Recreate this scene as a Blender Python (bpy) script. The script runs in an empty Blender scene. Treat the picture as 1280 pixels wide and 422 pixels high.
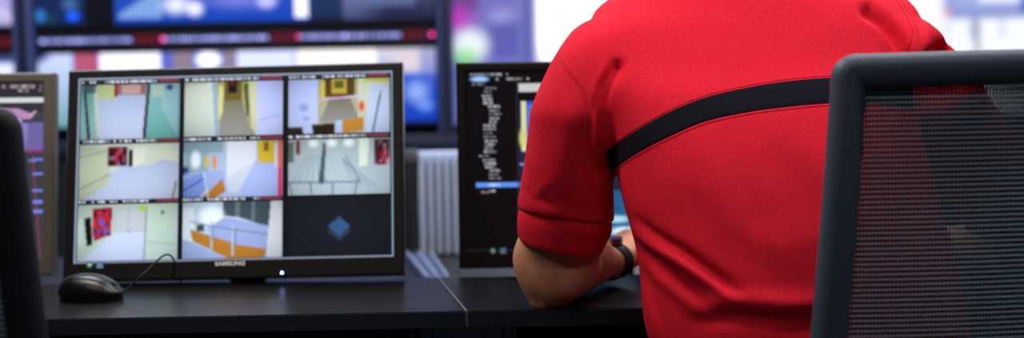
import bpy, bmesh, math, random
import numpy as np
from math import sin, cos, tan, pi, radians as rad, sqrt
from mathutils import Vector as V, Matrix, noise
from mathutils.bvhtree import BVHTree
C = bpy.context.collection
sc = bpy.context.scene
random.seed(4); RNG = np.random.RandomState(4)

# ------------------------------------------------------------------ camera
F = 1778.0
PITCH, ROLL = rad(4.8), rad(1.0)
CAM = V((0, 0, 1.07))
fwd = V((0, cos(PITCH), -sin(PITCH))); u0 = V((1, 0, 0)).cross(fwd)
c_right = V((1, 0, 0))*cos(ROLL) - u0*sin(ROLL)
c_up = u0*cos(ROLL) + V((1, 0, 0))*sin(ROLL)
cd = bpy.data.cameras.new('camera'); cam = bpy.data.objects.new('camera', cd); C.objects.link(cam)
m = Matrix((c_right, c_up, -fwd)).transposed().to_4x4(); m.translation = CAM
cam.matrix_world = m
cd.sensor_width = 36; cd.lens = 36*F/1280
cd.clip_start = .05; cd.clip_end = 60
cd.dof.use_dof = True; cd.dof.focus_distance = 1.80; cd.dof.aperture_fstop = 2.15
sc.camera = cam

# ------------------------------------------------------------------ world, lights, exposure
w = bpy.data.worlds.new('world'); sc.world = w; w.use_nodes = True
w.node_tree.nodes['Background'].inputs[0].default_value = (.5, .55, .7, 1)
w.node_tree.nodes['Background'].inputs[1].default_value = .05
sc.view_settings.view_transform = 'Standard'; sc.view_settings.look = 'None'
sc.view_settings.exposure = 0; sc.view_settings.gamma = 1; sc.view_settings.use_curve_mapping = False
sc.cycles.max_bounces = 6

def area(name, loc, target, size, power, col):
    l = bpy.data.lights.new(name, 'AREA'); l.shape = 'RECTANGLE'; l.size, l.size_y = size; l.energy = power; l.color = col
    o = bpy.data.objects.new(name, l); C.objects.link(o); o.location = loc
    o.rotation_euler = (V(target)-V(loc)).to_track_quat('-Z', 'Y').to_euler()
    return o
# luminous ceiling fittings of the room (built below as ceiling_light things at the same places)
CEIL = [(-.9, 1.6, 28, (1, .90, .80)), (.9, 1.6, 23, (1, .93, .92)), (-.9, .1, 7, (1, .92, .84)), (.9, .1, 5, (.95, .95, 1)), (-.9, 3.1, 28, (.75, .85, 1)), (.9, 3.1, 22, (.85, .9, 1))]
for i, (x, y, p, c) in enumerate(CEIL):
    area('ceiling_lamp', (x, y, 2.64), (x, y, 0), (1.1, .28), p*1.0, c)

# ------------------------------------------------------------------ helpers
def P(px, py, d):
    return CAM + fwd*d + c_right*((px-640)/F*d) + c_up*((211-py)/F*d)
def proj(p):
    v = V(p)-CAM; d = v.dot(fwd); return 640+F*v.dot(c_right)/d, 211-F*v.dot(c_up)/d
def s2l(c):
    return tuple(((x/255)/12.92 if x/255 <= .04045 else ((x/255+.055)/1.055)**2.4) for x in c[:3])

def mat(name, col, rough=.5, spec=.5, metal=0, bump=0, bscale=200, var=0, vscale=8, sheen=0, emit=None, estr=1, coat=0, sss=0):
    M = bpy.data.materials.new(name); M.use_nodes = True; nt = M.node_tree; b = nt.nodes['Principled BSDF']
    L = s2l(col); b.inputs['Base Color'].default_value = (*L, 1); b.inputs['Roughness'].default_value = rough
    b.inputs['Specular IOR Level'].default_value = spec; b.inputs['Metallic'].default_value = metal
    b.inputs['Coat Weight'].default_value = coat; b.inputs['Sheen Weight'].default_value = sheen
    if sss:
        b.inputs['Subsurface Weight'].default_value = sss; b.inputs['Subsurface Scale'].default_value = .01
        b.inputs['Subsurface Radius'].default_value = (1, .4, .2)
    tc = nt.nodes.new('ShaderNodeTexCoord')
    if var:
        n = nt.nodes.new('ShaderNodeTexNoise'); n.inputs['Scale'].default_value = vscale; n.inputs['Detail'].default_value = 5
        nt.links.new(tc.outputs['Object'], n.inputs['Vector'])
        r = nt.nodes.new('ShaderNodeMapRange'); r.inputs['From Min'].default_value = .3; r.inputs['From Max'].default_value = .7
        r.inputs['To Min'].default_value = 1-var; r.inputs['To Max'].default_value = 1+var
        nt.links.new(n.outputs['Fac'], r.inputs['Value'])
        mx = nt.nodes.new('ShaderNodeVectorMath'); mx.operation = 'SCALE'; mx.inputs[0].default_value = L
        nt.links.new(r.outputs[0], mx.inputs['Scale']); nt.links.new(mx.outputs[0], b.inputs['Base Color'])
    if bump:
        n = nt.nodes.new('ShaderNodeTexNoise'); n.inputs['Scale'].default_value = bscale; n.inputs['Detail'].default_value = 3
        nt.links.new(tc.outputs['Object'], n.inputs['Vector'])
        bp = nt.nodes.new('ShaderNodeBump'); bp.inputs['Strength'].default_value = bump; bp.inputs['Distance'].default_value = .001
        nt.links.new(n.outputs['Fac'], bp.inputs['Height']); nt.links.new(bp.outputs[0], b.inputs['Normal'])
    if emit:
        b.inputs['Emission Color'].default_value = (*s2l(emit), 1); b.inputs['Emission Strength'].default_value = estr
    return M

def tag(o, label=None, cat=None, group=None, kind=None):
    if label: o['label'] = label
    if cat: o['category'] = cat
    if group: o['group'] = group
    if kind: o['kind'] = kind
    return o
def root(name, loc, label, cat, group=None):
    o = bpy.data.objects.new(name, None); C.objects.link(o); o.location = loc; o.empty_display_size = .05
    o['wl'] = tuple(loc)
    return tag(o, label, cat, group)
def link(name, me, mt, parent=None, smooth=True):
    """me is in world coordinates; shifted into the frame of its unrotated root."""
    o = bpy.data.objects.new(name, me); C.objects.link(o)
    if mt: me.materials.append(mt)
    if smooth: me.polygons.foreach_set('use_smooth', [True]*len(me.polygons))
    if parent:
        r = parent
        while r.parent: r = r.parent
        if 'wl' in r: me.transform(Matrix.Translation(-V(r['wl'])))
        o.parent = parent
    return o
def mk(name, bm, mt, parent=None, smooth=True, M=None):
    if M is not None: bmesh.ops.transform(bm, matrix=M, verts=bm.verts)
    bmesh.ops.recalc_face_normals(bm, faces=bm.faces)
    me = bpy.data.meshes.new(name); bm.to_mesh(me); bm.free()
    o = link(name, me, mt, parent, smooth)
    if smooth:
        me.set_sharp_from_angle(angle=rad(40))
    return o
def box(bm, lo, hi, bev=0, seg=2):
    lo = V(lo); hi = V(hi)
    r = bmesh.ops.create_cube(bm, size=1)
    for v in r['verts']: v.co = V([(lo[i]+hi[i])/2 + v.co[i]*(hi[i]-lo[i]) for i in range(3)])
    if bev:
        es = set()
        for v in r['verts']: es.update(v.link_edges)
        bmesh.ops.bevel(bm, geom=list(es), offset=bev, segments=seg, affect='EDGES', profile=.5)
def B(lo, hi, bev=0, seg=2):
    bm = bmesh.new(); box(bm, lo, hi, bev, seg); return bm
def prism(bm, pts, z0, z1):
    a = [bm.verts.new((x, y, z0)) for x, y in pts]; b = [bm.verts.new((x, y, z1)) for x, y in pts]
    bm.faces.new(a[::-1]); bm.faces.new(b); n = len(pts)
    for i in range(n): bm.faces.new((a[i], a[(i+1) % n], b[(i+1) % n], b[i]))
def cyl(bm, c, r, h, seg=24, axis='Z', r2=None):
    g = bmesh.ops.create_cone(bm, cap_ends=True, segments=seg, radius1=r, radius2=r if r2 is None else r2, depth=h)
    M = Matrix.Identity(4)
    if axis == 'Y': M = Matrix.Rotation(pi/2, 4, 'X')
    if axis == 'X': M = Matrix.Rotation(pi/2, 4, 'Y')
    bmesh.ops.transform(bm, matrix=Matrix.Translation(c) @ M, verts=g['verts'])
def cr(p, t):
    n = len(p)-1; i = min(int(t), n-1); f = t-i
    a, b, c, d = p[max(i-1, 0)], p[i], p[i+1], p[min(i+2, n)]
    return .5*((2*b)+(c-a)*f+(2*a-5*b+4*c-d)*f*f+(3*b-a-3*c+d)*f**3)
def loft(bm, rings, n=24, sub=4, ex=2.0, cap=True):
    """rings: (centre, half vector a, half vector b)"""
    cs = [V(r[0]) for r in rings]; aa = [V(r[1]) for r in rings]; bb = [V(r[2]) for r in rings]
    prev = None; tot = (len(rings)-1)*sub
    for k in range(tot+1):
        t = k/sub; c = cr(cs, t); a = cr(aa, t); b = cr(bb, t); row = []
        for j in range(n):
            q = 2*pi*j/n; ca, sa = cos(q), sin(q)
            x = math.copysign(abs(ca)**(2/ex), ca); y = math.copysign(abs(sa)**(2/ex), sa)
            row.append(bm.verts.new(c+a*x+b*y))
        if prev:
            for j in range(n): bm.faces.new((prev[j], prev[(j+1) % n], row[(j+1) % n], row[j]))
        elif cap: bm.faces.new(row[::-1])
        prev = row
    if cap: bm.faces.new(prev)
def tube(bm, pts, rads, n=12, sub=4, cap=True):
    """round tube through points"""
    pts = [V(p) for p in pts]; R = []
    ref = V((0, 0, 1))
    d0 = (pts[1]-pts[0]).normalized()
    if abs(d0.dot(ref)) > .9: ref = V((0, 1, 0))
    for i, p in enumerate(pts):
        d = (pts[min(i+1, len(pts)-1)]-pts[max(i-1, 0)]).normalized()
        s = d.cross(ref).normalized(); ref = s.cross(d).normalized()
        r = rads[i] if isinstance(rads, (list, tuple)) else rads
        R.append((p, s*r, ref*r))
    loft(bm, R, n, sub, 2.0, cap)
def ell(bm, c, ax, R=None, u=20, v=14):
    g = bmesh.ops.create_uvsphere(bm, u_segments=u, v_segments=v, radius=1)
    M = Matrix.Diagonal((*ax, 1))
    if R is not None: M = R.to_4x4() @ M
    bmesh.ops.transform(bm, matrix=Matrix.Translation(c) @ M, verts=g['verts'])
def remesh(bm, vox, sm_it=6, sm_f=.5):
    bmesh.ops.recalc_face_normals(bm, faces=bm.faces)
    me = bpy.data.meshes.new('t'); bm.to_mesh(me); bm.free()
    o = bpy.data.objects.new('t', me); C.objects.link(o)
    r = o.modifiers.new('r', 'REMESH'); r.mode = 'VOXEL'; r.voxel_size = vox
    s = o.modifiers.new('s', 'SMOOTH'); s.iterations = sm_it; s.factor = sm_f
    dg = bpy.context.evaluated_depsgraph_get()
    me2 = bpy.data.meshes.new_from_object(o.evaluated_get(dg), depsgraph=dg)
    bpy.data.objects.remove(o); bpy.data.meshes.remove(me)
    return me2

# ------------------------------------------------------------------ screen painter (what the lit screens show)
class Canvas:
    def __init__(s, x0, y0, x1, y1, cell, col):
        s.x0, s.y0, s.x1, s.y1 = x0, y0, x1, y1
        s.W = int(round((x1-x0)/cell))+1; s.H = int(round((y1-y0)/cell))+1
        X = np.linspace(x0, x1, s.W); Y = np.linspace(y0, y1, s.H)
        s.X, s.Y = np.meshgrid(X, Y); s.a = np.zeros((s.H, s.W, 3)); s.a[:] = s2l(col)
    def mix(s, m, col, k=1.0):
        c = np.array(s2l(col))*k; s.a = s.a*(1-m[..., None]) + c*m[..., None]
    def poly(s, pts, col, al=1, k=1.0, col2=None):
        ins = np.zeros_like(s.X, bool); n = len(pts)
        for i in range(n):
            (xa, ya), (xb, yb) = pts[i], pts[(i+1) % n]
            if ya == yb: continue
            c = ((ya > s.Y) != (yb > s.Y)) & (s.X < (xb-xa)*(s.Y-ya)/(yb-ya)+xa)
            ins ^= c
        m = ins*al
        if col2 is None: s.mix(m, col, k)
        else:
            ys = [p[1] for p in pts]; t = np.clip((s.Y-min(ys))/(max(ys)-min(ys)), 0, 1)[..., None]
            cc = (np.array(s2l(col))*(1-t)+np.array(s2l(col2))*t)*k; s.a = s.a*(1-m[..., None])+cc*m[..., None]
    def rect(s, x0, y0, x1, y1, col, al=1, k=1.0, col2=None):
        s.poly([(x0, y0), (x1, y0), (x1, y1), (x0, y1)], col, al, k, col2)
    def blob(s, cx, cy, rx, ry, col, soft=.5, al=1, k=1.0):
        d = np.sqrt(((s.X-cx)/rx)**2+((s.Y-cy)/ry)**2)
        s.mix(np.clip((1-d)/max(soft, 1e-3), 0, 1)*al, col, k)
    def line(s, x0, y0, x1, y1, wd, col, al=1, k=1.0):
        dx, dy = x1-x0, y1-y0; L2 = dx*dx+dy*dy
        t = np.clip(((s.X-x0)*dx+(s.Y-y0)*dy)/L2, 0, 1)
        d = np.hypot(s.X-x0-t*dx, s.Y-y0-t*dy)
        s.mix(np.clip(wd/2+.5-d, 0, 1)*al, col, k)
    def dashes(s, x0, x1, y, h, col, dens=.7, al=.9, step=2.2, k=1.0):
        x = x0
        while x < x1:
            wd = step*random.uniform(.6, 2.2)
            if random.random() < dens: s.rect(x, y, min(x+wd, x1), y+h, col, al*random.uniform(.5, 1), k)
            x += wd+random.uniform(.5, 1.6)
    def mural(s, x0, y0, x1, y1, cols, n=26):
        s.rect(x0, y0, x1, y1, cols[0])
        for i in range(n):
            cx, cy = random.uniform(x0, x1), random.uniform(y0, y1)
            m = (s.X > x0) & (s.X < x1) & (s.Y > y0) & (s.Y < y1)
            d = np.sqrt(((s.X-cx)/random.uniform(1.5, 4))**2+((s.Y-cy)/random.uniform(2, 6))**2)
            s.mix(np.clip(1.3-d, 0, 1)*m, random.choice(cols))
    def blur(s, r):
        R_ = int(math.ceil(3*r))
        k = np.exp(-.5*(np.arange(-R_, R_+1)/r)**2); k /= k.sum(); n = len(k)//2
        a = np.pad(s.a, ((n, n), (n, n), (0, 0)), 'edge')
        a = sum(k[i]*a[i:i+s.H] for i in range(2*n+1))
        s.a = sum(k[i]*a[:, i:i+s.W] for i in range(2*n+1))

def emit_mat(name, strength=1.0, gloss=True):
    M = bpy.data.materials.new(name); M.use_nodes = True; nt = M.node_tree; b = nt.nodes['Principled BSDF']
    at = nt.nodes.new('ShaderNodeAttribute'); at.attribute_name = 'Col'
    b.inputs['Base Color'].default_value = (.004, .004, .005, 1); b.inputs['Roughness'].default_value = .35
    b.inputs['Specular IOR Level'].default_value = .2
    nt.links.new(at.outputs['Color'], b.inputs['Emission Color']); b.inputs['Emission Strength'].default_value = strength
    return M
def panel(name, cv, o, ux, uz, rect, mt, parent, thick=.0006):
    """lit flat panel: canvas cv shown on rectangle rect=(x0,x1,z0,z1) of the plane o+ux*x+uz*z; has a thin rim"""
    nx, nz = cv.W, cv.H; x0, x1, z0, z1 = rect
    X, Z = np.meshgrid(np.linspace(x0, x1, nx), np.linspace(z1, z0, nz))
    o_, ux_, uz_ = (np.array(q) for q in (o, ux, uz)); nn = np.cross(ux_, uz_)   # towards +y side
    co = o_ + X[..., None]*ux_ + Z[..., None]*uz_
    verts = co.reshape(-1, 3); idx = np.arange(nx*nz).reshape(nz, nx)
    f = np.stack([idx[:-1, :-1], idx[1:, :-1], idx[1:, 1:], idx[:-1, 1:]], -1).reshape(-1, 4)
    n0 = len(verts)
    back = np.array([o_+x0*ux_+z1*uz_, o_+x1*ux_+z1*uz_, o_+x1*ux_+z0*uz_, o_+x0*ux_+z0*uz_])-nn*thick
    verts = np.vstack([verts, back])
    me = bpy.data.meshes.new(name)
    e = [list(map(int, q)) for q in f]
    c = [int(idx[0, 0]), int(idx[0, -1]), int(idx[-1, -1]), int(idx[-1, 0])]
    e.append([n0+3, n0+2, n0+1, n0])
    me.from_pydata([tuple(v) for v in verts], [], e)
    ca = me.color_attributes.new('Col', 'FLOAT_COLOR', 'POINT')
    col = np.ones((len(verts), 4), np.float32); col[:n0, :3] = cv.a.reshape(-1, 3); col[n0:, :3] = 0
    ca.data.foreach_set('color', col.ravel())
    return link(name, me, mt, parent, smooth=False)

# ------------------------------------------------------------------ materials
M_floor = mat('carpet', (40, 42, 48), .95, .2, bump=.6, bscale=400, var=.2, vscale=60)
M_wall = mat('wall_paint', (52, 56, 70), .8, .3, bump=.1, var=.04)
M_ceil = mat('ceiling_tile', (120, 120, 124), .9, .2, bump=.3, bscale=150)
M_desk = mat('desk_laminate', (11, 11, 12), .3, .45, bump=.12, bscale=900, var=.08, vscale=300)
M_deskedge = mat('desk_edge', (24, 32, 44), .5, .4)
M_gap = mat('dark_steel', (20, 24, 32), .55, .4, bump=.1)
M_bezel = mat('black_bezel', (14, 14, 15), .4, .4, bump=.12, bscale=700)
M_bezel_g = mat('grey_bezel', (98, 92, 80), .45, .5, bump=.1, bscale=600)
M_blk = mat('black_plastic', (14, 14, 16), .4, .5)
M_screen = mat('screen_glass', (8, 8, 10), .25, .5)
M_lit = emit_mat('lit_screen')
M_wallposts = mat('video_wall_frame', (74, 88, 142), .5, .5)
M_shirt = mat('red_cotton', (228, 20, 50), .85, .25, bump=.5, bscale=1100, var=.13, vscale=330, sheen=.0)
M_stripe = mat('navy_cotton', (6, 9, 26), .9, .2, bump=.5, bscale=1200, var=.15, vscale=500)
M_stitch = mat('red_stitching', (196, 10, 34), .8, .3)
M_skin = mat('skin', (216, 152, 120), .5, .35, bump=.35, bscale=350, var=.12, vscale=60, sss=.08)
M_hair = mat('brown_hair', (60, 42, 28), .6, .4, bump=.8, bscale=300)
M_trous = mat('dark_trousers', (22, 24, 32), .9, .2, bump=.4, bscale=600)
M_shoe = mat('black_leather', (14, 13, 13), .35, .5)
M_frame = mat('chair_frame_plastic', (62, 76, 94), .5, .45, bump=.15, bscale=500, var=.05, vscale=30)
M_mesh1 = mat('chair_mesh_dark', (52, 32, 56), .8, .2)
M_mesh2 = mat('chair_mesh_thread', (135, 172, 190), .6, .4)
M_fabric = mat('seat_fabric', (20, 22, 28), .9, .2, bump=.6, bscale=500)
M_chrome = mat('chrome', (190, 190, 195), .15, .5, metal=1)
M_duct = mat('pale_grey_duct', (196, 212, 240), .6, .4)
M_blue = mat('painted_steel_strip', (70, 86, 128), .45, .5)
M_alum = mat('aluminium', (150, 152, 158), .35, .5, metal=.8)

# ------------------------------------------------------------------ setting
X0, X1, Y0, Y1, ZC = -3.2, 3.4, -2.2, 4.35, 2.7
def struct(name, bm, mt, parent=None, smooth=False):
    o = mk(name, bm, mt, parent, smooth)
    if not parent: o['kind'] = 'structure'
    return o
struct('floor', B((X0, Y0, -.1), (X1, Y1, 0)), M_floor)
struct('ceiling', B((X0, Y0, ZC), (X1, Y1, ZC+.1)), M_ceil)
struct('wall_back', B((X0, Y1, 0), (X1, Y1+.1, ZC)), M_wall)
struct('wall_front', B((X0, Y0-.1, 0), (X1, Y0, ZC)), M_wall)
struct('wall_left', B((X0-.1, Y0, 0), (X0, Y1, ZC)), M_wall)
struct('wall_right', B((X1, Y0, 0), (X1+.1, Y1, ZC)), M_wall)
M_diff = mat('light_diffuser', (230, 230, 230), .6, .3, emit=(255, 240, 225), estr=2)
M_white = mat('white_metal', (190, 190, 190), .5)
for i, (x, y, p, c) in enumerate(CEIL):
    t = root('ceiling_light', (x, y, 2.7), 'rectangular white ceiling light panel over the '+('left' if x < 0 else 'right')+' side, '+{1.6: 'above the worktops', .1: 'above the camera', 3.1: 'near the video wall'}[y], 'light', 'ceiling light panels')
    bm = bmesh.new()
    for lo, hi in (((x-.6, y-.2, 2.66), (x+.6, y-.17, 2.7)), ((x-.6, y+.17, 2.66), (x+.6, y+.2, 2.7)), ((x-.6, y-.17, 2.66), (x-.57, y+.17, 2.7)), ((x+.57, y-.17, 2.66), (x+.6, y+.17, 2.7))): box(bm, lo, hi)
    mk('frame', bm, M_white, t, False)
    mk('diffuser', B((x-.57, y-.17, 2.68), (x+.57, y+.17, 2.695)), M_diff, t, False)

# ------------------------------------------------------------------ video wall
DW = 4.0
def wallpt(px, py):
    d = P(px, py, 1)-CAM; return CAM + d*(DW/d.y)
def wx(px, py=60): return wallpt(px, py).x
def wz(py, px=300): return wallpt(px, py).z
WX = V((1, 0, 0)); WZ = V((0, 0, 1))
def wall_screen(label, cv, z0, z1, bez, group='video wall displays', deep=.07, x_over=None):
    """display of the video wall; cv covers its lit face in photograph pixels"""
    xa, xb = wx(cv.x0), wx(cv.x1)
    if x_over: xa, xb = x_over
    t = root('wall_display', ((xa+xb)/2, DW+.05, (z0+z1)/2), label, 'display', group)
    bm = bmesh.new(); box(bm, (xa-bez, DW, z0-bez), (xb+bez, DW+deep, z1+bez), .004)
    mk('casing', bm, M_blk, t)
    panel('screen', cv, V((0, DW-.0015, 0)), WX, WZ, (xa, xb, z0, z1), M_lit, t, .001)
    bm = bmesh.new()
    box(bm, ((xa+xb)/2-.25, DW+deep, (z0+z1)/2-.05), ((xa+xb)/2+.25, Y1, (z0+z1)/2+.05))
    mk('wall_bracket', bm, M_blk, t, False)
    return t
# middle, upper display (its lower edge at py 58)
cv = Canvas(47, -220, 545, 58, 2.0, (8, 12, 26))
cv.rect(47, -220, 545, 28, (14, 26, 60), col2=(20, 40, 90))
cv.rect(47, -220, 545, -60, (40, 60, 110), col2=(90, 110, 170))
cv.poly([(147, -60), (545, -60), (545, 28), (147, 28)], (60, 90, 190), col2=(10, 70, 190))
cv.poly([(150, 16), (185, -5), (200, -40), (205, 20), (150, 22)], (130, 170, 235))
cv.blob(52, 16, 9, 10, (50, 130, 215), .6); cv.blob(66, 20, 8, 8, (30, 60, 80), .5)
cv.blob(93, 17, 9, 7, (20, 90, 255), .4, k=1.4); cv.blob(90, 2, 14, 12, (70, 110, 170), .8)
cv.rect(108, -60, 145, 28, (10, 12, 24))
cv.blob(222, 5, 24, 16, (220, 225, 255), .8, k=1.3); cv.blob(245, 10, 14, 12, (225, 225, 255), .6, k=1.3)
cv.blob(300, 0, 60, 16, (120, 130, 235), .9); cv.blob(335, 2, 16, 12, (190, 190, 250), .6, k=1.2)
cv.rect(371, -60, 386, 24, (235, 235, 255), k=1.5)
cv.rect(388, -60, 430, 30, (40, 70, 120), col2=(20, 40, 80)); cv.rect(430, -60, 545, 30, (150, 165, 215), col2=(60, 70, 120))
cv.blob(500, 20, 60, 14, (20, 20, 60), .7, .9); cv.rect(520, -60, 545, 30, (30, 30, 60), .7)
cv.rect(47, 28, 545, 41, (6, 8, 16)); cv.rect(47, 41, 545, 55, (30, 32, 48)); cv.rect(47, 55, 545, 58, (6, 8, 16))
for a, b in ((168, 205), (338, 372), (505, 530)): cv.rect(a, 42, b, 54, (88, 20, 36))
x = 52
while x < 540:
    inred = any(a-2 < x < b+2 for a, b in ((168, 205), (338, 372), (505, 538)))
    if not inred: cv.blob(x, 47.5, 2.2, 2.0, (125, 132, 195), .3, 1, k=5*random.uniform(.7, 1.1))
    x += random.choice((4, 5, 6, 7))
for x in (204, 373, 540): cv.blob(x, 47, 2.0, 2, (190, 40, 120), .3, 1, k=6)
zb = wz(58)
wall_screen('upper centre video wall display with blue image above the camera monitor', cv, zb, zb+278/F*DW, .006)
# middle, lower display
cv = Canvas(47, 64, 545, 160, 2.0, (12, 20, 60))
cv.rect(47, 64, 545, 160, (90, 120, 220), col2=(30, 70, 190))
cv.rect(47, 64, 90, 160, (200, 210, 255), k=1.2, col2=(90, 150, 150)); cv.blob(45, 64, 22, 14, (20, 50, 130), .6)
cv.rect(92, 64, 122, 88, (190, 90, 120)); cv.rect(124, 64, 200, 92, (235, 235, 255), k=1.5)
cv.rect(200, 64, 216, 92, (100, 110, 210)); cv.rect(216, 64, 240, 92, (150, 130, 150)); cv.blob(260, 74, 19, 13, (245, 245, 255), .4, k=1.5)
cv.rect(279, 64, 296, 92, (150, 130, 160)); cv.rect(296, 64, 368, 92, (205, 215, 255), k=1.3); cv.rect(371, 64, 470, 92, (245, 240, 240), k=1.3)
cv.rect(470, 64, 545, 100, (215, 210, 225), k=1.1, col2=(150, 170, 230))
cv.blob(510, 80, 30, 18, (235, 215, 225), .7); cv.rect(500, 96, 545, 160, (40, 90, 220), col2=(14, 60, 190))
cv.blob(520, 118, 20, 20, (150, 180, 250), .8); cv.blob(530, 135, 14, 10, (120, 160, 250), .8); cv.rect(525, 64, 545, 110, (90, 110, 200), .5)
cv.rect(47, 155, 545, 160, (8, 10, 24))
z1 = wz(64); z0 = wz(160)
wall_screen('low wide video wall display with white and blue image behind camera monitor', cv, z0, z1, .006)
# left, upper / lower
cv = Canvas(-460, -220, 17, 58, 3.0, (8, 10, 20))
cv.rect(-460, -220, 25, 28, (110, 110, 200), col2=(190, 180, 235)); cv.line(-30, -10, 24, 22, 2, (240, 230, 255), k=1.2)
cv.rect(-460, 28, 25, 58, (6, 8, 14)); cv.rect(-460, 42, 16, 54, (90, 22, 36))
wall_screen('upper left video wall display with lavender image beyond the frame post', cv, zb, zb+278/F*DW, .006)
cv = Canvas(-460, 64, 17, 160, 3.0, (120, 140, 220)); cv.rect(-460, 64, 17, 72, (60, 70, 120)); cv.rect(-460, 74, 17, 90, (225, 225, 255), k=1.2)
wall_screen('low wide video wall display above the grey framed monitor', cv, z0, z1, .006)
# right, large
cv = Canvas(567, -220, 1065, 160, 2.0, (120, 120, 200))
cv.rect(567, -220, 1065, 160, (110, 105, 180), col2=(120, 125, 205))
cv.rect(567, -220, 600, 22, (60, 50, 110), col2=(110, 70, 150)); cv.blob(574, 30, 28, 24, (200, 50, 190), .9, k=1.0)
cv.rect(598, -220, 640, 30, (120, 115, 195), .8); cv.blob(628, 26, 22, 12, (160, 160, 225), .7)
cv.poly([(612, 38), (655, 30), (665, 80), (612, 80)], (95, 95, 180))
cv.blob(588, 62, 28, 26, (225, 235, 240), .5, k=1.15); cv.blob(582, 76, 20, 14, (130, 230, 110), .7, .9)
cv.rect(652, -220, 672, 90, (85, 90, 170), .8); cv.line(652, 0, 652, 80, 2, (180, 190, 240), .7)
cv.rect(672, -220, 1065, 160, (250, 248, 255), k=2.0); cv.blob(680, 100, 20, 40, (150, 140, 225), .9, .8)
cv.blob(700, -20, 40, 30, (200, 200, 255), .9, .6); cv.blur(2)
wall_screen('large right video wall display with purple and white image behind the man', cv, z0, zb+278/F*DW, .006)
cv = Canvas(1078, -220, 1576, 160, 2.0, (235, 238, 248))
cv.rect(1078, -220, 1180, 160, (238, 238, 240), k=1.15); cv.rect(1180, -220, 1290, 34, (165, 175, 225), k=1.0, col2=(150, 165, 225))
cv.blob(1183, 31, 6, 7, (240, 110, 150), .7); cv.poly([(1200, -40), (1230, 14), (1222, 24), (1190, 24)], (180, 190, 228), .6)
cv.rect(1224, -20, 1275, 20, (240, 243, 252), k=1.2); cv.rect(1188, 34, 1576, 40, (110, 120, 190)); cv.rect(1190, 40, 1576, 160, (238, 242, 252), k=1.15)
cv.rect(1276, -220, 1300, 32, (60, 90, 200)); cv.rect(1218, 41, 1226, 160, (170, 172, 180)); cv.rect(1214, 41, 1220, 66, (120, 140, 200)); cv.rect(1250, 41, 1256, 66, (200, 205, 235)); cv.blur(2)
wall_screen('bright white video wall display above the mesh chair at right', cv, z0, zb+278/F*DW, .006)
# frame posts and lower rail between the displays
def vpost(xa, xb, nm, label):
    t = root(nm, ((xa+xb)/2, DW, 0), label, 'post', 'video wall frame posts')
    zt = zb+278/F*DW
    mk('upright', B((xa, DW-.03, wz(172)+.001), (xb, DW+.05, zt+.03), .004), M_wallposts, t)
    mk('groove', B(((xa*.45+xb*.55)-.008, DW-.034, wz(172)+.002), ((xa*.45+xb*.55)+.008, DW-.028, zt+.02)), M_blk, t, False)
vpost(wx(20), wx(44), 'frame_post', 'dark blue video wall frame post left of the centre display')
vpost(wx(548), wx(565), 'frame_post', 'dark blue video wall frame post between the camera monitor and the text monitor')
vpost(wx(1067), wx(1076), 'frame_post', 'slim video wall frame post hidden behind the man')
bm = B((wx(-460), DW-.03, wz(190)), (wx(1580), DW+.04, wz(172)), .004)
tag(mk('frame_rail', bm, mat('frame_rail_paint', (40, 46, 72), .5)), 'dark blue horizontal rail running under the video wall', 'rail')
bm = B((wx(-460), DW-.02, 0), (wx(1580), DW+.06, wz(190)-.002), .0)
tag(mk('lower_panel', bm, mat('dark_panel', (20, 22, 30), .7)), 'dark cladding panel filling the wall below the video wall', 'panel')

# ------------------------------------------------------------------ console desks
ZD = .73; TH = .022
def onz(px, py, z):
    d = P(px, py, 1)-CAM; return CAM + d*((z-CAM.z)/d.z)
sA = onz(582.5, 388.3, ZD); sB = onz(547, 346.5, ZD)     # seam between the worktops
eL = onz(57, 398.5, ZD); eR = onz(800, 384.5, ZD)
def lin(a, b, x): return a.y+(b.y-a.y)*(x-a.x)/(b.x-a.x)
yb = sB.y
g = .0022
def worktop(name, pts, label):
    t = root(name, (sum(p[0] for p in pts)/4, sum(p[1] for p in pts)/4, ZD-TH), label, 'desk')
    bm = bmesh.new(); prism(bm, pts, ZD-TH, ZD); bmesh.ops.bevel(bm, geom=list(bm.edges), offset=.0009, segments=2, affect='EDGES')
    mk('worktop', bm, M_desk, t)
    # dark edging strip along the front
    a, b = V((*pts[0], 0)), V((*pts[1], 0)); n = (b-a).normalized().cross(V((0, 0, 1)))
    bm = bmesh.new(); prism(bm, [(a.x+n.x*.0012, a.y+n.y*.0012), (b.x+n.x*.0012, b.y+n.y*.0012), (b.x-n.x*.0003, b.y-n.y*.0003), (a.x-n.x*.0003, a.y-n.y*.0003)], ZD-TH+.0003, ZD-.0012)
    mk('front_edge', bm, M_deskedge, t, False)
    return t
xl, xr = -1.6, 1.55
tl = worktop('console_desk', [(xl, lin(eL, sA, xl)), (sA.x-g, sA.y), (sB.x-g, yb), (xl, yb)], 'black console worktop carrying the mouse, left of the seam')
tr = worktop('console_desk', [(sA.x+g, sA.y), (xr, lin(sA, eR, xr)), (xr, yb), (sB.x+g, yb)], 'black console worktop under the resting elbow, right of the seam')
# bright metal trim along the seam (edge of the right top)
bm = bmesh.new(); prism(bm, [(sA.x-.0006, sA.y-.0012), (sA.x+.0024, sA.y-.0012), (sB.x+.0024, yb), (sB.x-.0006, yb)], ZD-TH+.002, ZD+.0004)
mk('seam_trim', bm, M_alum, tr, False)
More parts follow.
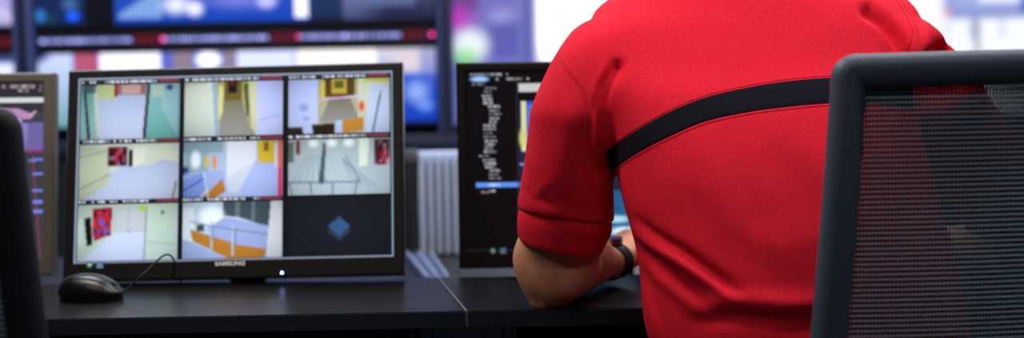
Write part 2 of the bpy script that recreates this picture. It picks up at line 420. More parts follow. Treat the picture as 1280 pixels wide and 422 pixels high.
# frame under the worktops
def underframe(t, x0, x1, yf):
    for x in (x0, x1):
        if abs(x) > .3: mk('leg', B((x-.03, yf+.16, 0), (x+.03, yf+.24, ZD-TH), .004), M_blk, t)
    mk('beam', B((min(x0, x1), yf+.17, ZD-TH-.07), (max(x0, x1), yf+.21, ZD-TH-.0005), .002), M_gap, t)
underframe(tl, xl+.1, -.15, 1.84); underframe(tr, 1.45, .95, 1.84)
# drawer pedestal below the seam
def px_x(px, y=1.88): return (px-640)/F*y
t = root('drawer_pedestal', (-.06, 2.0, 0), 'dark slate drawer pedestal under the worktop seam', 'cabinet')
xa, xb = px_x(520), px_x(642)
mk('carcass', B((xa, 1.895, .02), (xb, 2.1, ZD-TH-.001), .002), M_gap, t)
M_ped = mat('pedestal_front', (120, 142, 178), .5, .4, bump=.1)
mk('side_stile', B((xa, 1.880, .03), (px_x(535.5), 1.895, ZD-TH-.003), .001), M_ped, t)
for i, (za, zb_) in enumerate(((.03, .33), (.334, .52), (.524, .704))):
    dr = mk('drawer', B((px_x(537.5), 1.878, za), (px_x(623), 1.895, zb_), .0012), M_ped, t)
    mk('handle', B((px_x(565), 1.868, zb_-.06), (px_x(598), 1.8785, zb_-.05), .002), M_alum, dr)
mk('side_stile', B((px_x(626), 1.880, .03), (xb, 1.895, ZD-TH-.003), .001), M_ped, t)
# rear equipment deck behind the worktops
ZR = .655
tdk = root('equipment_deck', (0, 2.5, 0), 'low dark equipment deck behind the worktops carrying the monitors', 'desk')
mk('deck_top', B((xl, yb+.012, ZR-.02), (xr, 2.95, ZR), .002), M_gap, tdk)
for x in (xl+.05, -.5, .55, xr-.05):
    mk('leg', B((x-.025, 2.6, 0), (x+.025, 2.7, ZR-.02), .003), M_gap, tdk)
mk('rear_panel', B((xl, 2.93, .02), (xr, 2.95, ZR-.0205)), M_gap, tdk, False)
# blue grey strip (cable channel) lying on the deck in line with the seam
def on(px, py): q = onz(px, py, ZR+.012); return (q.x, q.y)
t = root('cable_channel', (*on(533, 332), ZR), 'blue grey metal cable channel lying in line with the worktop seam', 'channel')
bm = bmesh.new()
bl, br, fl, fr = on(507, 317.5), on(539, 317.5), on(532, 349), on(560, 349)
prism(bm, [fl, fr, br, bl], ZR, ZR+.012); mk('cover', bm, M_blue, t, False)
def lerp2(a, b, k): return (a[0]+(b[0]-a[0])*k, a[1]+(b[1]-a[1])*k)
for k in (0.0, .46, .94):
    a, b = lerp2(fl, fr, k), lerp2(bl, br, k)
    bm = bmesh.new(); prism(bm, [a, (a[0]+.005, a[1]), (b[0]+.005, b[1]), b], ZR+.011, ZR+.018); mk('ridge', bm, mat('ridge_steel', (130, 142, 170), .4), t, False)
# pale ribbed trunking standing on the deck
yy = 2.88
t = root('ribbed_duct', (-.15, yy, ZR), 'pale grey vertically ribbed cable duct between the two black monitors', 'duct')
def dx(px): return (px-640)/F*yy
ztop = 1.07-(189-63)/F*yy
mk('back_plate', B((dx(522), yy+.012, ZR), (dx(586), yy+.03, ztop), .002), M_duct, t)
n = 6; xs = [dx(523)+(dx(584)-dx(523))*i/n for i in range(n+1)]
for i in range(n):
    mk('rib', B((xs[i]+.0025, yy-.012, ZR+.002), (xs[i+1]-.0035, yy+.013, ztop-.002), .004, 3), M_duct, t)
t2 = root('junction_box', (dx(514), yy+.02, ztop-.03), 'small grey box fixed at the top left of the ribbed duct', 'box')
mk('housing', B((dx(505), yy+.004, ztop-.022), (dx(521.5), yy+.03, ztop+.004), .003), mat('grey_box', (92, 96, 108), .6), t2)
mk('support', B((dx(507), yy+.012, ZR), (dx(511), yy+.024, ztop-.022), .001), M_gap, t2)

# ------------------------------------------------------------------ desktop monitors
def monitor(label, pos, yaw, tilt, roll, w_, h_, bez, mb, painter, chrome=None):
    R = Matrix.Rotation(yaw, 4, 'Z') @ Matrix.Rotation(tilt, 4, 'X') @ Matrix.Rotation(roll, 4, 'Y')
    M = Matrix.Translation(pos) @ R
    bx, bt, bb = bez
    base = V(pos) + V((-sin(yaw), cos(yaw), 0))*.09; base.z = ZR
    t = root('desktop_monitor', base, label, 'monitor', None)
    hw, hh = w_/2, h_/2
    # bezel ring: front frame with raised rim
    out = [(-hw, -hh), (hw, -hh), (hw, hh), (-hw, hh)]; inn = [(-hw+bx, -hh+bb), (hw-bx, -hh+bb), (hw-bx, hh-bt), (-hw+bx, hh-bt)]
    bm = bmesh.new()
    def ring(pts, y): return [bm.verts.new((x, y, z)) for x, z in pts]
    def rr(pts, off): return [(x+(off if x < 0 else -off), z+(off if z < 0 else -off)) for x, z in pts]
    lv = [ring(out, .028), ring(out, .003), ring(rr(out, .0025), 0), ring(rr(inn, -.001), 0), ring(inn, .001), ring(inn, .005)]
    for a, b in zip(lv[:-1], lv[1:]):
        for i in range(4): bm.faces.new((a[i], a[(i+1) % 4], b[(i+1) % 4], b[i]))
    mk('bezel', bm, mb, t, False, M)
    bm = bmesh.new(); box(bm, (-hw+.002, .0285, -hh+.002), (hw-.002, .04, hh-.002), .004); box(bm, (-.15, .036, -.11), (.15, .062, .1), .01)
    mk('back_cover', bm, M_blk, t, True, M)
    # stand
    bp = base
    top = M @ V((0, .06, -.02))
    bm = bmesh.new(); loft(bm, [(V((bp.x, top.y+.025, ZR+.01)), V((.03, 0, 0)), V((0, .016, 0))), (V((bp.x, top.y+.02, ZR+.12)), V((.028, 0, 0)), V((0, .014, 0))), (top, V((.026, 0, 0)), V((0, .012, 0)))], 16, 4, 3)
    mk('stand_neck', bm, M_blk, t)
    bm = bmesh.new(); cyl(bm, (bp.x, top.y+.02, ZR+.006), .11, .012, 40); mk('stand_foot', bm, M_blk, t)
    sr = (-hw+bx, hw-bx, -hh+bb, hh-bt)
    painter(t, M, sr)
    return t, M
def toscreen(M, px, py):
    """where the view ray through a pixel meets the monitor's screen plane, in the monitor's own x,z"""
    Mi = M.inverted(); o = Mi @ CAM; d = (Mi.to_3x3() @ (P(px, py, 1)-CAM)); k = (.004-o.y)/d.y; q = o+d*k; return q.x, q.z
def axes(M, y=.004):
    o = M @ V((0, y, 0)); R3 = M.to_3x3(); return o, R3 @ V((1, 0, 0)), R3 @ V((0, 0, 1))
def quadrect(M, x0, y0, x1, y1):
    a, b, c, d = toscreen(M, x0, y0), toscreen(M, x1, y0), toscreen(M, x1, y1), toscreen(M, x0, y1)
    return ((a[0]+d[0])/2, (b[0]+c[0])/2, (c[1]+d[1])/2, (a[1]+b[1])/2)

def paint_cctv(t, M, sr):
    o, ux, uz = axes(M)
    cv = Canvas(97, 92, 491, 323, 1.5, (12, 14, 20))
    for a in ((97, 92, 491, 94.5), (97, 321, 491, 323)): cv.rect(*a, (150, 165, 190))
    cv.rect(97, 92, 99, 323, (150, 165, 195)); cv.rect(489, 92, 491, 323, (150, 180, 200))
    for (a, b) in ((101, 225), (231, 354), (361, 487)):
        y = 95
        for yy_ in ((95, 99.5), (170.5, 174), (245.5, 249)):
            if a == 361 and yy_[0] > 240: continue
            cv.rect(a, yy_[0], b, yy_[1], (40, 44, 54)); cv.dashes(a, b-28, yy_[0]+.3, 3.0, (225, 228, 245), .9, 1)
            cv.rect(b-27, yy_[0], b-2, yy_[1], (150, 60, 80), .8)
    scr = panel('screen', cv, o, ux, uz, sr, M_lit, t)
    o2, _, _ = axes(M, .0028)
    W, G = (205, 212, 200), (190, 200, 222)
    def grade(c):
        a = c.a; g_ = a.mean(2, keepdims=True); a = g_+(a-g_)*.92
        u = (c.X-c.x0)/(c.x1-c.x0)*2-1; v = (c.Y-c.y0)/(c.y1-c.y0)*2-1
        lens = np.clip(1.12-.42*(u*u*.8+v*v*.6), .45, 1.1)[..., None]      # the camera lens's own fall-off in the shown picture
        nz2 = RNG.normal(1, .035, a.shape[:2])[..., None]
        c.a = np.clip((a*1.1)**1.28*lens*nz2*np.array([.93, .98, 1.08]), 0, 1.1)
    def tile(x0, y0, x1, y1, fn, bg, lab=None, blur=1):
        c = Canvas(x0, y0, x1, y1, 1.0, bg); fn(c); c.blur(.8); grade(c)
        # px rect of the canvas -> rectangle of the screen (canvas coords are tilt-corrected)
        fx = lambda x: sr[0]+(x-97)/(491-97)*(sr[1]-sr[0]); fz = lambda y: sr[3]-(y-92)/(323-92)*(sr[3]-sr[2])
        q = panel('camera_view', c, o2, ux, uz, (fx(x0), fx(x1), fz(y1), fz(y0)), M_lit, scr)
        if lab: q['label'] = lab
    def f1(c):
        c.poly([(101, 100), (118, 100), (126, 170), (101, 170)], (120, 175, 160), col2=(160, 200, 200)); c.poly([(116, 104), (124, 104), (127, 168), (122, 168)], (205, 210, 200))
        c.poly([(121, 102), (146, 100), (184, 100), (180, 170), (126, 170)], (170, 182, 205), col2=(205, 212, 232))
        c.poly([(104, 108), (107, 108), (114, 170), (110, 170)], (70, 60, 70)); c.rect(104, 100, 120, 112, (70, 80, 90), .7)
        c.rect(122, 100, 145, 120, (195, 205, 150)); c.rect(145, 100, 183, 115, (165, 120, 120)); c.rect(152, 102, 176, 114, (200, 170, 160)); c.rect(143, 100, 147, 117, (150, 50, 60))
        c.poly([(185, 100), (225, 100), (225, 170), (181, 170)], (150, 195, 190), col2=(120, 185, 175)); c.rect(190, 104, 205, 118, (185, 205, 185))
        c.poly([(207, 104), (223, 104), (223, 168), (200, 130)], (165, 200, 205), .8); c.poly([(184, 100), (188, 100), (183, 170), (179, 170)], (70, 60, 80)); c.blob(212, 106, 6, 5, (50, 60, 150), .6)
    tile(101, 101, 225, 170, f1, (150, 180, 180))
    def f2(c):
        c.rect(231, 100, 272, 170, (226, 230, 208), col2=(205, 215, 205)); c.poly([(270, 101), (322, 101), (318, 170), (272, 170)], (186, 176, 100), col2=(170, 170, 150))
        c.poly([(265, 101), (272, 101), (276, 170), (270, 170)], (170, 190, 200)); c.poly([(281, 124), (303, 124), (314, 170), (274, 170)], (140, 135, 105), col2=(175, 172, 165))
        c.rect(281, 101, 303, 125, (130, 115, 50)); c.rect(286, 101, 297, 116, (40, 30, 30)); c.rect(288, 101, 294, 106, (130, 40, 40)); c.poly([(305, 104), (310, 104), (312, 145), (309, 145)], (90, 100, 60))
        c.poly([(274, 106), (280, 106), (278, 140), (274, 150)], (222, 220, 150)); c.poly([(311, 101), (322, 101), (322, 168), (315, 160)], (215, 215, 175)); c.rect(322, 101, 354, 170, (196, 204, 246), col2=(210, 216, 246))
        c.line(325, 150, 354, 144, 1.5, (170, 178, 220)); c.line(231, 104, 262, 101, 2, (180, 210, 190))
    tile(231, 101, 354, 169, f2, (200, 200, 180))
    def f3(c):
        c.rect(361, 100, 400, 170, (192, 204, 240), col2=(205, 212, 244)); c.blob(380, 136, 8, 7, (160, 175, 225), .6); c.blob(383, 150, 6, 4, (165, 180, 225), .6)
        c.rect(398, 100, 452, 170, (186, 180, 130), col2=(190, 188, 170)); c.rect(406, 100, 444, 124, (110, 84, 30)); c.rect(415, 101, 434, 120, (196, 176, 70)); c.rect(419, 104, 430, 113, (120, 110, 40))
        c.poly([(412, 125), (438, 125), (450, 155), (400, 155)], (140, 132, 110), col2=(165, 162, 158)); c.rect(402, 104, 407, 128, (215, 200, 90))
        c.rect(448, 100, 487, 170, (218, 224, 190), col2=(200, 206, 190)); c.rect(455, 100, 487, 106, (215, 210, 110)); c.poly([(463, 106), (487, 112), (487, 170), (456, 170)], (206, 216, 238))
        c.line(476, 118, 466, 168, 2, (60, 110, 90)); c.blob(452, 136, 5, 9, (240, 90, 40), .6); c.line(399, 127, 454, 122, 2, (230, 170, 225)); c.line(430, 125, 487, 119, 1.2, (220, 220, 230))
        c.poly([(361, 161), (378, 160), (380, 170), (361, 170)], (66, 56, 30)); c.poly([(390, 158), (419, 156), (419, 170), (392, 170)], (58, 48, 24)); c.poly([(429, 153), (455, 149), (454, 166), (429, 169)], (206, 150, 55))
        c.poly([(419, 154), (428, 152), (428, 170), (420, 170)], (190, 205, 235))
    tile(361, 101, 487, 169, f3, (190, 190, 180))
    def f4(c):
        c.rect(101, 176, 225, 210, (206, 212, 196)); c.poly([(101, 250), (140, 224), (150, 204), (190, 204), (205, 196), (225, 200), (225, 250)], (186, 194, 216), col2=(205, 214, 232))
        c.poly([(101, 176), (137, 182), (139, 226), (101, 247)], (198, 204, 176)); c.line(101, 232, 139, 214, 1.5, (150, 160, 140)); c.line(101, 192, 137, 184, 1.5, (165, 172, 150))
        c.mural(137, 180, 161, 204, [(110, 24, 46), (20, 14, 30), (215, 60, 80), (30, 16, 40), (190, 150, 190)]); c.rect(163, 184, 168, 205, (14, 16, 24)); c.poly([(168, 182), (185, 180), (182, 200), (168, 206)], (222, 224, 205))
        c.poly([(186, 180), (225, 178), (225, 200), (186, 194)], (214, 218, 196)); c.line(222, 225, 218, 247, 3, (170, 150, 120))
    tile(101, 176, 225, 245, f4, G)
    def f5(c):
        c.rect(231, 175, 354, 246, (176, 194, 204), col2=(190, 200, 230)); c.rect(231, 175, 280, 190, (130, 160, 165), .6); c.rect(285, 176, 322, 226, (222, 224, 228)); c.poly([(285, 222), (322, 200), (322, 226), (300, 240), (288, 240)], (210, 215, 225))
        c.rect(234, 190, 262, 214, (160, 185, 185)); c.blob(246, 198, 8, 14, (238, 242, 250), .5); c.blob(232, 212, 8, 8, (30, 60, 120), .6); c.rect(258, 195, 262, 207, (235, 190, 30)); c.rect(268, 194, 272, 210, (240, 150, 40))
        c.poly([(231, 222), (256, 214), (262, 230), (250, 246), (231, 246)], (110, 140, 215)); c.poly([(232, 214), (282, 212), (282, 226), (246, 244), (232, 244)], (160, 178, 226), .6)
        c.poly([(253, 246), (280, 222), (284, 238), (270, 246)], (196, 138, 50)); c.line(256, 214, 262, 244, 1.5, (225, 230, 240)); c.line(231, 236, 256, 222, 2, (70, 110, 190))
        c.poly([(322, 198), (350, 206), (350, 246), (296, 246)], (184, 196, 236)); c.poly([(322, 177), (346, 177), (344, 204), (324, 204)], (222, 192, 40)); c.rect(331, 178, 337, 190, (150, 120, 20)); c.rect(344, 180, 348, 210, (220, 215, 220))
        c.poly([(350, 176), (354, 176), (354, 246), (348, 246)], (236, 50, 110)); c.rect(349, 176, 353, 210, (240, 120, 60))
    tile(231, 176, 354, 245, f5, G)
    def f6(c):
        c.rect(361, 172, 487, 246, (176, 190, 186), col2=(198, 210, 216))
        for x in (392, 415, 436): c.blob(x, 181, 9, 7, (235, 245, 240), .7)
        c.rect(371, 178, 376, 195, (140, 70, 60)); c.rect(361, 180, 368, 205, (120, 130, 120)); c.poly([(404, 182), (408, 182), (405, 232), (398, 232)], (90, 105, 110))
        for k in range(6): c.line(384+k*3, 196, 364+k*3+k*6, 232, 1, (130, 145, 155), .6); c.line(428, 200, 440+k*6, 236, 1, (140, 155, 165), .6)
        c.poly([(448, 176), (461, 176), (459, 210), (449, 212)], (222, 232, 214)); c.mural(468, 178, 487, 210, [(90, 40, 60), (24, 24, 40), (225, 150, 165), (170, 40, 60)], 34)
        c.line(362, 229, 447, 230, 1.5, (110, 122, 130)); c.line(388, 230, 390, 244, 1.5, (110, 122, 130)); c.line(416, 231, 416, 245, 1.5, (110, 122, 130)); c.line(447, 228, 443, 245, 1.5, (110, 122, 130)); c.line(432, 196, 450, 230, 1.2, (120, 132, 140)); c.line(362, 229, 366, 244, 1.2, (110, 122, 130))
    tile(361, 176, 487, 245, f6, (190, 200, 205))
    def f7(c):
        c.rect(101, 250, 225, 322, (196, 212, 196)); c.poly([(101, 322), (128, 302), (146, 286), (186, 286), (190, 300), (188, 322)], (206, 216, 236)); c.poly([(185, 254), (225, 250), (225, 322), (186, 322)], (200, 216, 196), col2=(205, 222, 212))
        c.poly([(109, 268), (117, 266), (120, 300), (113, 302)], (12, 16, 22)); c.poly([(119, 256), (144, 254), (142, 288), (122, 296)], (170, 40, 80)); c.mural(120, 256, 143, 290, [(200, 40, 60), (40, 40, 100), (240, 70, 70), (120, 110, 190), (60, 20, 50)], 34)
        c.rect(145, 254, 186, 286, (196, 204, 196)); c.line(164, 256, 164, 286, 1.2, (140, 150, 145)); c.rect(150, 258, 184, 284, (206, 205, 215), .6); c.rect(177, 254, 186, 260, (180, 220, 60)); c.line(186, 256, 184, 320, 1.5, (140, 150, 150)); c.line(188, 298, 225, 302, 1.5, (180, 192, 180)); c.blob(206, 262, 3, 3, (100, 120, 80), .5); c.rect(101, 268, 108, 300, (206, 222, 206))
    tile(101, 251, 225, 320, f7, G)
    def f8(c):
        c.rect(231, 250, 354, 322, (196, 212, 218), col2=(196, 204, 232)); c.poly([(281, 250), (340, 250), (340, 284), (300, 270), (281, 268)], (84, 102, 108)); c.rect(296, 250, 302, 270, (120, 135, 140)); c.rect(316, 250, 321, 275, (120, 135, 140))
        c.blob(266, 268, 20, 16, (240, 246, 252), .5); c.rect(231, 258, 246, 300, (222, 232, 232)); c.poly([(262, 282), (283, 270), (340, 282), (334, 322), (270, 300)], (170, 182, 220)); c.rect(249, 279, 258, 287, (80, 100, 80))
        c.poly([(240, 284), (268, 293), (300, 304), (336, 310), (330, 322), (290, 322), (244, 298)], (200, 142, 50)); 
        for a, b, y in ((267, 267, 292), (293, 293, 300)): c.line(a, y-18, b, y+16, 2.5, (190, 205, 225))
        c.line(240, 274, 268, 281, 1.2, (120, 145, 155)); c.line(268, 281, 336, 292, 1.4, (120, 145, 155)); c.line(268, 281, 268, 298, 1.4, (120, 145, 155)); c.line(296, 286, 296, 308, 1.4, (110, 135, 150)); c.poly([(231, 296), (244, 300), (288, 322), (231, 322)], (176, 192, 226)); c.poly([(340, 250), (354, 250), (354, 322), (334, 322)], (222, 224, 224))
    tile(231, 251, 354, 320, f8, G)
    def f9(c):
        c.rect(361, 247, 487, 322, (40, 44, 54)); c.poly([(424, 272), (438, 284), (424, 297), (410, 284)], (64, 104, 146)); c.poly([(409, 290), (424, 302), (439, 290), (436, 287), (424, 298), (412, 287)], (62, 76, 92))
    tile(361, 247, 487, 320, f9, (40, 44, 54), 'blank dark grey view with a blue diamond')
def text(txt, size, ext=.0004):
    cu = bpy.data.curves.new('t', 'FONT'); cu.body = txt; cu.size = size; cu.extrude = ext; cu.align_x = 'CENTER'; cu.align_y = 'CENTER'; cu.offset = size*.03; cu.resolution_u = 3
    o = bpy.data.objects.new('t', cu); C.objects.link(o); dg = bpy.context.evaluated_depsgraph_get()
    me = bpy.data.meshes.new_from_object(o.evaluated_get(dg)); bpy.data.objects.remove(o); return me
M_letter = mat('silver_lettering', (245, 240, 240), .4, emit=(120, 115, 118), estr=0)
M_green = mat('green_sticker', (50, 140, 110), .5); M_bluest = mat('blue_sticker', (40, 120, 190), .5); M_whitest = mat('white_print', (225, 230, 230), .5)
M_led = mat('blue_led', (120, 150, 255), .4, emit=(150, 175, 255), estr=9)
M_btn = mat('button_ring', (160, 170, 190), .3, emit=(190, 205, 255), estr=1.0)
def stickers(t, M, pxy, pxy2):
    for (px, py), mt_, lab in ((pxy, M_green, 'green round sticker'), (pxy2, M_bluest, 'blue square sticker')):
        x, z = toscreen(M, px, py); bm = bmesh.new()
        if mt_ is M_green: cyl(bm, (x, -.0002, z), .0052, .0006, 20, 'Y')
        else: box(bm, (x-.0055, -.0005, z-.0048), (x+.0055, .0001, z+.0048))
        s = mk('sticker', bm, mt_, t, False, M); s['label'] = lab
        bm = bmesh.new()
        if mt_ is M_green: cyl(bm, (x+.0004, -.0007, z+.0002), .0026, .0005, 14, 'Y')
        else:
            for k in range(3): box(bm, (x-.0035, -.0008, z-.0032+k*.0026), (x+.0035, -.0004, z-.0022+k*.0026))
        mk('print', bm, M_whitest, s, False, M)
t1, M1 = monitor('black monitor showing a grid of security camera views behind the mouse', (-.4179, 2.1294, .8958), rad(-1.39), rad(-13.66), rad(-.48), .51, .322, (.0150, .0125, .0265), M_bezel, paint_cctv)
me = text('SAMSUNG', .0098); x, z = toscreen(M1, 288.5, 329.5)
me.transform(M1 @ Matrix.Translation((x, -.0004, z)) @ Matrix.Rotation(pi/2, 4, 'X') @ Matrix.Diagonal((1.0, .85, 1, 1))); lo = link('brand_lettering', me, M_letter, t1, False); lo['label'] = 'silver maker lettering on the lower bezel'
stickers(t1, M1, (113, 331), (126, 331.5))
x, z = toscreen(M1, 353.5, 341); bm = bmesh.new(); cyl(bm, (x, -.001, z), .0034, .003, 20, 'Y'); b_ = mk('power_button', bm, M_blk, t1, True, M1)
bm = bmesh.new(); cyl(bm, (x, -.0028, z), .0021, .001, 16, 'Y'); mk('power_light', bm, M_led, b_, False, M1)

def paint_text(t, M, sr):
    o, ux, uz = axes(M); cv = Canvas(577, 86, 968, 312, 1.5, (5, 6, 9))
    cv.dashes(584, 632, 90, 3.2, (170, 175, 190), .9); cv.blob(596, 97, 14, 4, (150, 190, 255), .5, k=1.2); cv.dashes(612, 620, 95.5, 3, (170, 170, 180)); cv.dashes(630, 660, 95.5, 3.2, (190, 185, 195), .9); cv.dashes(586, 602, 102, 3, (150, 150, 170), .8)
    y = 107; ind = [603, 601, 598, 600, 600, 606, 607, 607, 607, 607, 600, 600, 600, 600, 602, 602, 602, 600, 594, 598, 600, 601, 608, 606, 606, 606, 606, 607, 606]
    for i, x in enumerate(ind):
        cv.dashes(x, x+random.choice((9, 12, 15)), y, 2.5, (190, 190, 200), 1.0); y += 4.75
        if y > 222 and y < 226: y = 237
        if y > 241: break
    cv.rect(589, 227, 652, 233.5, (90, 140, 235), k=1.1); cv.dashes(604, 620, 228.5, 3.6, (220, 230, 255), 1, k=1.2); cv.dashes(595, 612, 238, 3, (170, 130, 145), .8)
    cv.line(643, 100, 643, 300, 1, (40, 50, 60)); cv.rect(645, 103, 960, 113, (200, 204, 200)); cv.rect(646, 126, 960, 310, (60, 80, 160)); cv.rect(648, 126, 654, 188, (225, 225, 150)); cv.rect(654, 126, 662, 186, (40, 80, 210)); cv.rect(655, 130, 700, 185, (90, 120, 200)); cv.rect(660, 135, 675, 160, (40, 70, 190)); cv.blob(650, 172, 6, 16, (215, 215, 130), .5)
    cv.rect(645, 190, 960, 312, (30, 40, 60)); cv.rect(645, 203, 700, 206, (120, 140, 230))
    cv.rect(735, 240, 792, 300, (30, 90, 140), col2=(40, 110, 150)); cv.blob(768, 276, 20, 6, (170, 225, 240), .6); cv.blob(775, 292, 20, 8, (200, 225, 245), .5, k=1.2); cv.blob(764, 262, 10, 4, (30, 80, 130), .5)
    panel('screen', cv, o, ux, uz, sr, M_lit, t)
t3, M3 = monitor('black monitor with rows of white text left of the man', (.1702, 2.2211, .8894), rad(1.81), rad(-5.16), rad(.31), .51, .322, (.0125, .0125, .0290), M_bezel, paint_text)
stickers(t3, M3, (616, 313), (629, 313))

def paint_left(t, M, sr):
    o, ux, uz = axes(M); cv = Canvas(-340, 100, 54, 321, 1.5, (60, 64, 78))
    cv.rect(-340, 100, 54, 119, (44, 44, 50)); cv.dashes(0, 52, 104, 4, (200, 175, 185), .85); cv.dashes(20, 50, 110, 3.4, (180, 160, 175), .6); cv.rect(-340, 120, 54, 127, (215, 222, 218)); cv.rect(-340, 127, 54, 138, (50, 50, 62))
    cv.poly([(-340, 128), (20, 134), (42, 142), (36, 148), (-340, 138)], (185, 140, 190)); cv.line(36, 143, 43, 138, 2, (230, 180, 200)); cv.poly([(-340, 146), (24, 148), (28, 188), (-340, 188)], (215, 215, 240))
    cv.rect(28, 152, 54, 190, (110, 100, 165)); cv.poly([(20, 150), (34, 154), (30, 188), (24, 188)], (140, 130, 195)); cv.rect(28, 187, 54, 189.5, (150, 40, 100)); cv.rect(30, 192, 54, 320, (58, 60, 74)); cv.line(40, 195, 50, 320, 1.2, (170, 50, 60))
    for y in (197, 215, 236, 250, 262): cv.rect(40, y, 54, y+3.5, (120, 130, 230))
    cv.rect(34, 199, 44, 202, (110, 120, 190)); cv.rect(-340, 190, 24, 320, (80, 86, 110))
    panel('screen', cv, o, ux, uz, sr, M_lit, t)
t0_, M0 = monitor('grey framed monitor at the left edge beside the chair', (-.9807, 2.2301, .8898), rad(3.44), rad(-9.21), rad(.55), .51, .322, (.0165, .0140, .0290), M_bezel_g, paint_left)

# ------------------------------------------------------------------ mouse
mc = onz(114, 374, ZD)
t = root('computer_mouse', (mc.x, mc.y, ZD), 'black computer mouse on the left worktop before the camera monitor', 'mouse')
def mouse_pt(u, v, low=False):
    """u along length -1..1, v across -1..1"""
    L, Wd, H = .0475, .029, .032
    x = u*L; wdt = Wd*(1-.18*u*u)*sqrt(max(0, 1-abs(u)**3.2))
    y = v*wdt
    h = H*(1-abs(u-(-.18))**2.4*.62)*sqrt(max(0, 1-abs(v)**2.6))
    h *= sqrt(max(0, 1-max(0, abs(u)-.0)**7))
    return x, y, h
rz = rad(-8)
def mouse_mesh(h0, h1, e=1.0):
    bm = bmesh.new(); n, k = 44, 30; rows = []
    for i in range(n+1):
        u = -1+2*i/n; u = sin(u*pi/2)
        row = []
        for j in range(k+1):
            v = sin((-1+2*j/k)*pi/2); x, y, h = mouse_pt(u, v)
            row.append(bm.verts.new((x*e, y*e, h0+h*h1)))
        rows.append(row)
    for i in range(n):
        for j in range(k): bm.faces.new((rows[i][j], rows[i+1][j], rows[i+1][j+1], rows[i][j+1]))
    low = []
    rim = rows[0]+[r[-1] for r in rows[1:]]+rows[-1][-2::-1]+[r[0] for r in rows[-2:0:-1]]
    bot = [bm.verts.new((v.co.x*.93, v.co.y*.9, h0-.0075)) for v in rim]
    for a in range(len(rim)): 
        b = (a+1) % len(rim); bm.faces.new((rim[a], rim[b], bot[b], bot[a]))
    bm.faces.new(bot); bmesh.ops.remove_doubles(bm, verts=bm.verts, dist=1e-6); return bm
MM = Matrix.Translation((mc.x, mc.y, ZD)) @ Matrix.Rotation(rz, 4, 'Z')
M_mouse = mat('mouse_plastic', (8, 8, 9), .33, .45, bump=.05, bscale=600)
mk('shell', mouse_mesh(.0095, .86), M_mouse, t, True, MM)
bm = bmesh.new(); pts = [(cos(a)*.046, sin(a)*.0265) for a in np.linspace(0, 2*pi, 32, endpoint=False)]; prism(bm, pts, .0, .006); mk('base', bm, M_blk, t, True, MM)
bm = bmesh.new(); cyl(bm, (.030, 0, .0175), .0085, .006, 24, 'Y'); mk('scroll_wheel', bm, M_gap, t, True, MM)
# cable: rises over the lower bezel
pts = []
y0 = mc.y+.002
for px, py, d in ((146, 366, mc.y+.0), (158, 361, mc.y+.01), (178, 343, 2.0), (192, 330, 2.03), (203, 320, 2.05), (211, 318, 2.06), (217, 324, 2.065), (218, 336, 2.07), (216, 348, 2.09)): pts.append(P(px, py, d))
pts.append(V((pts[-1].x, yb+.006, ZD-.002))); pts.append(V((pts[-1].x, yb+.02, ZR+.02))); pts.append(V((pts[-1].x+.03, yb+.12, ZR+.004)))
bm = bmesh.new(); tube(bm, pts, .0014, 8, 5); mk('cable', bm, mat('black_cable', (6, 6, 7), .6, .25), t)

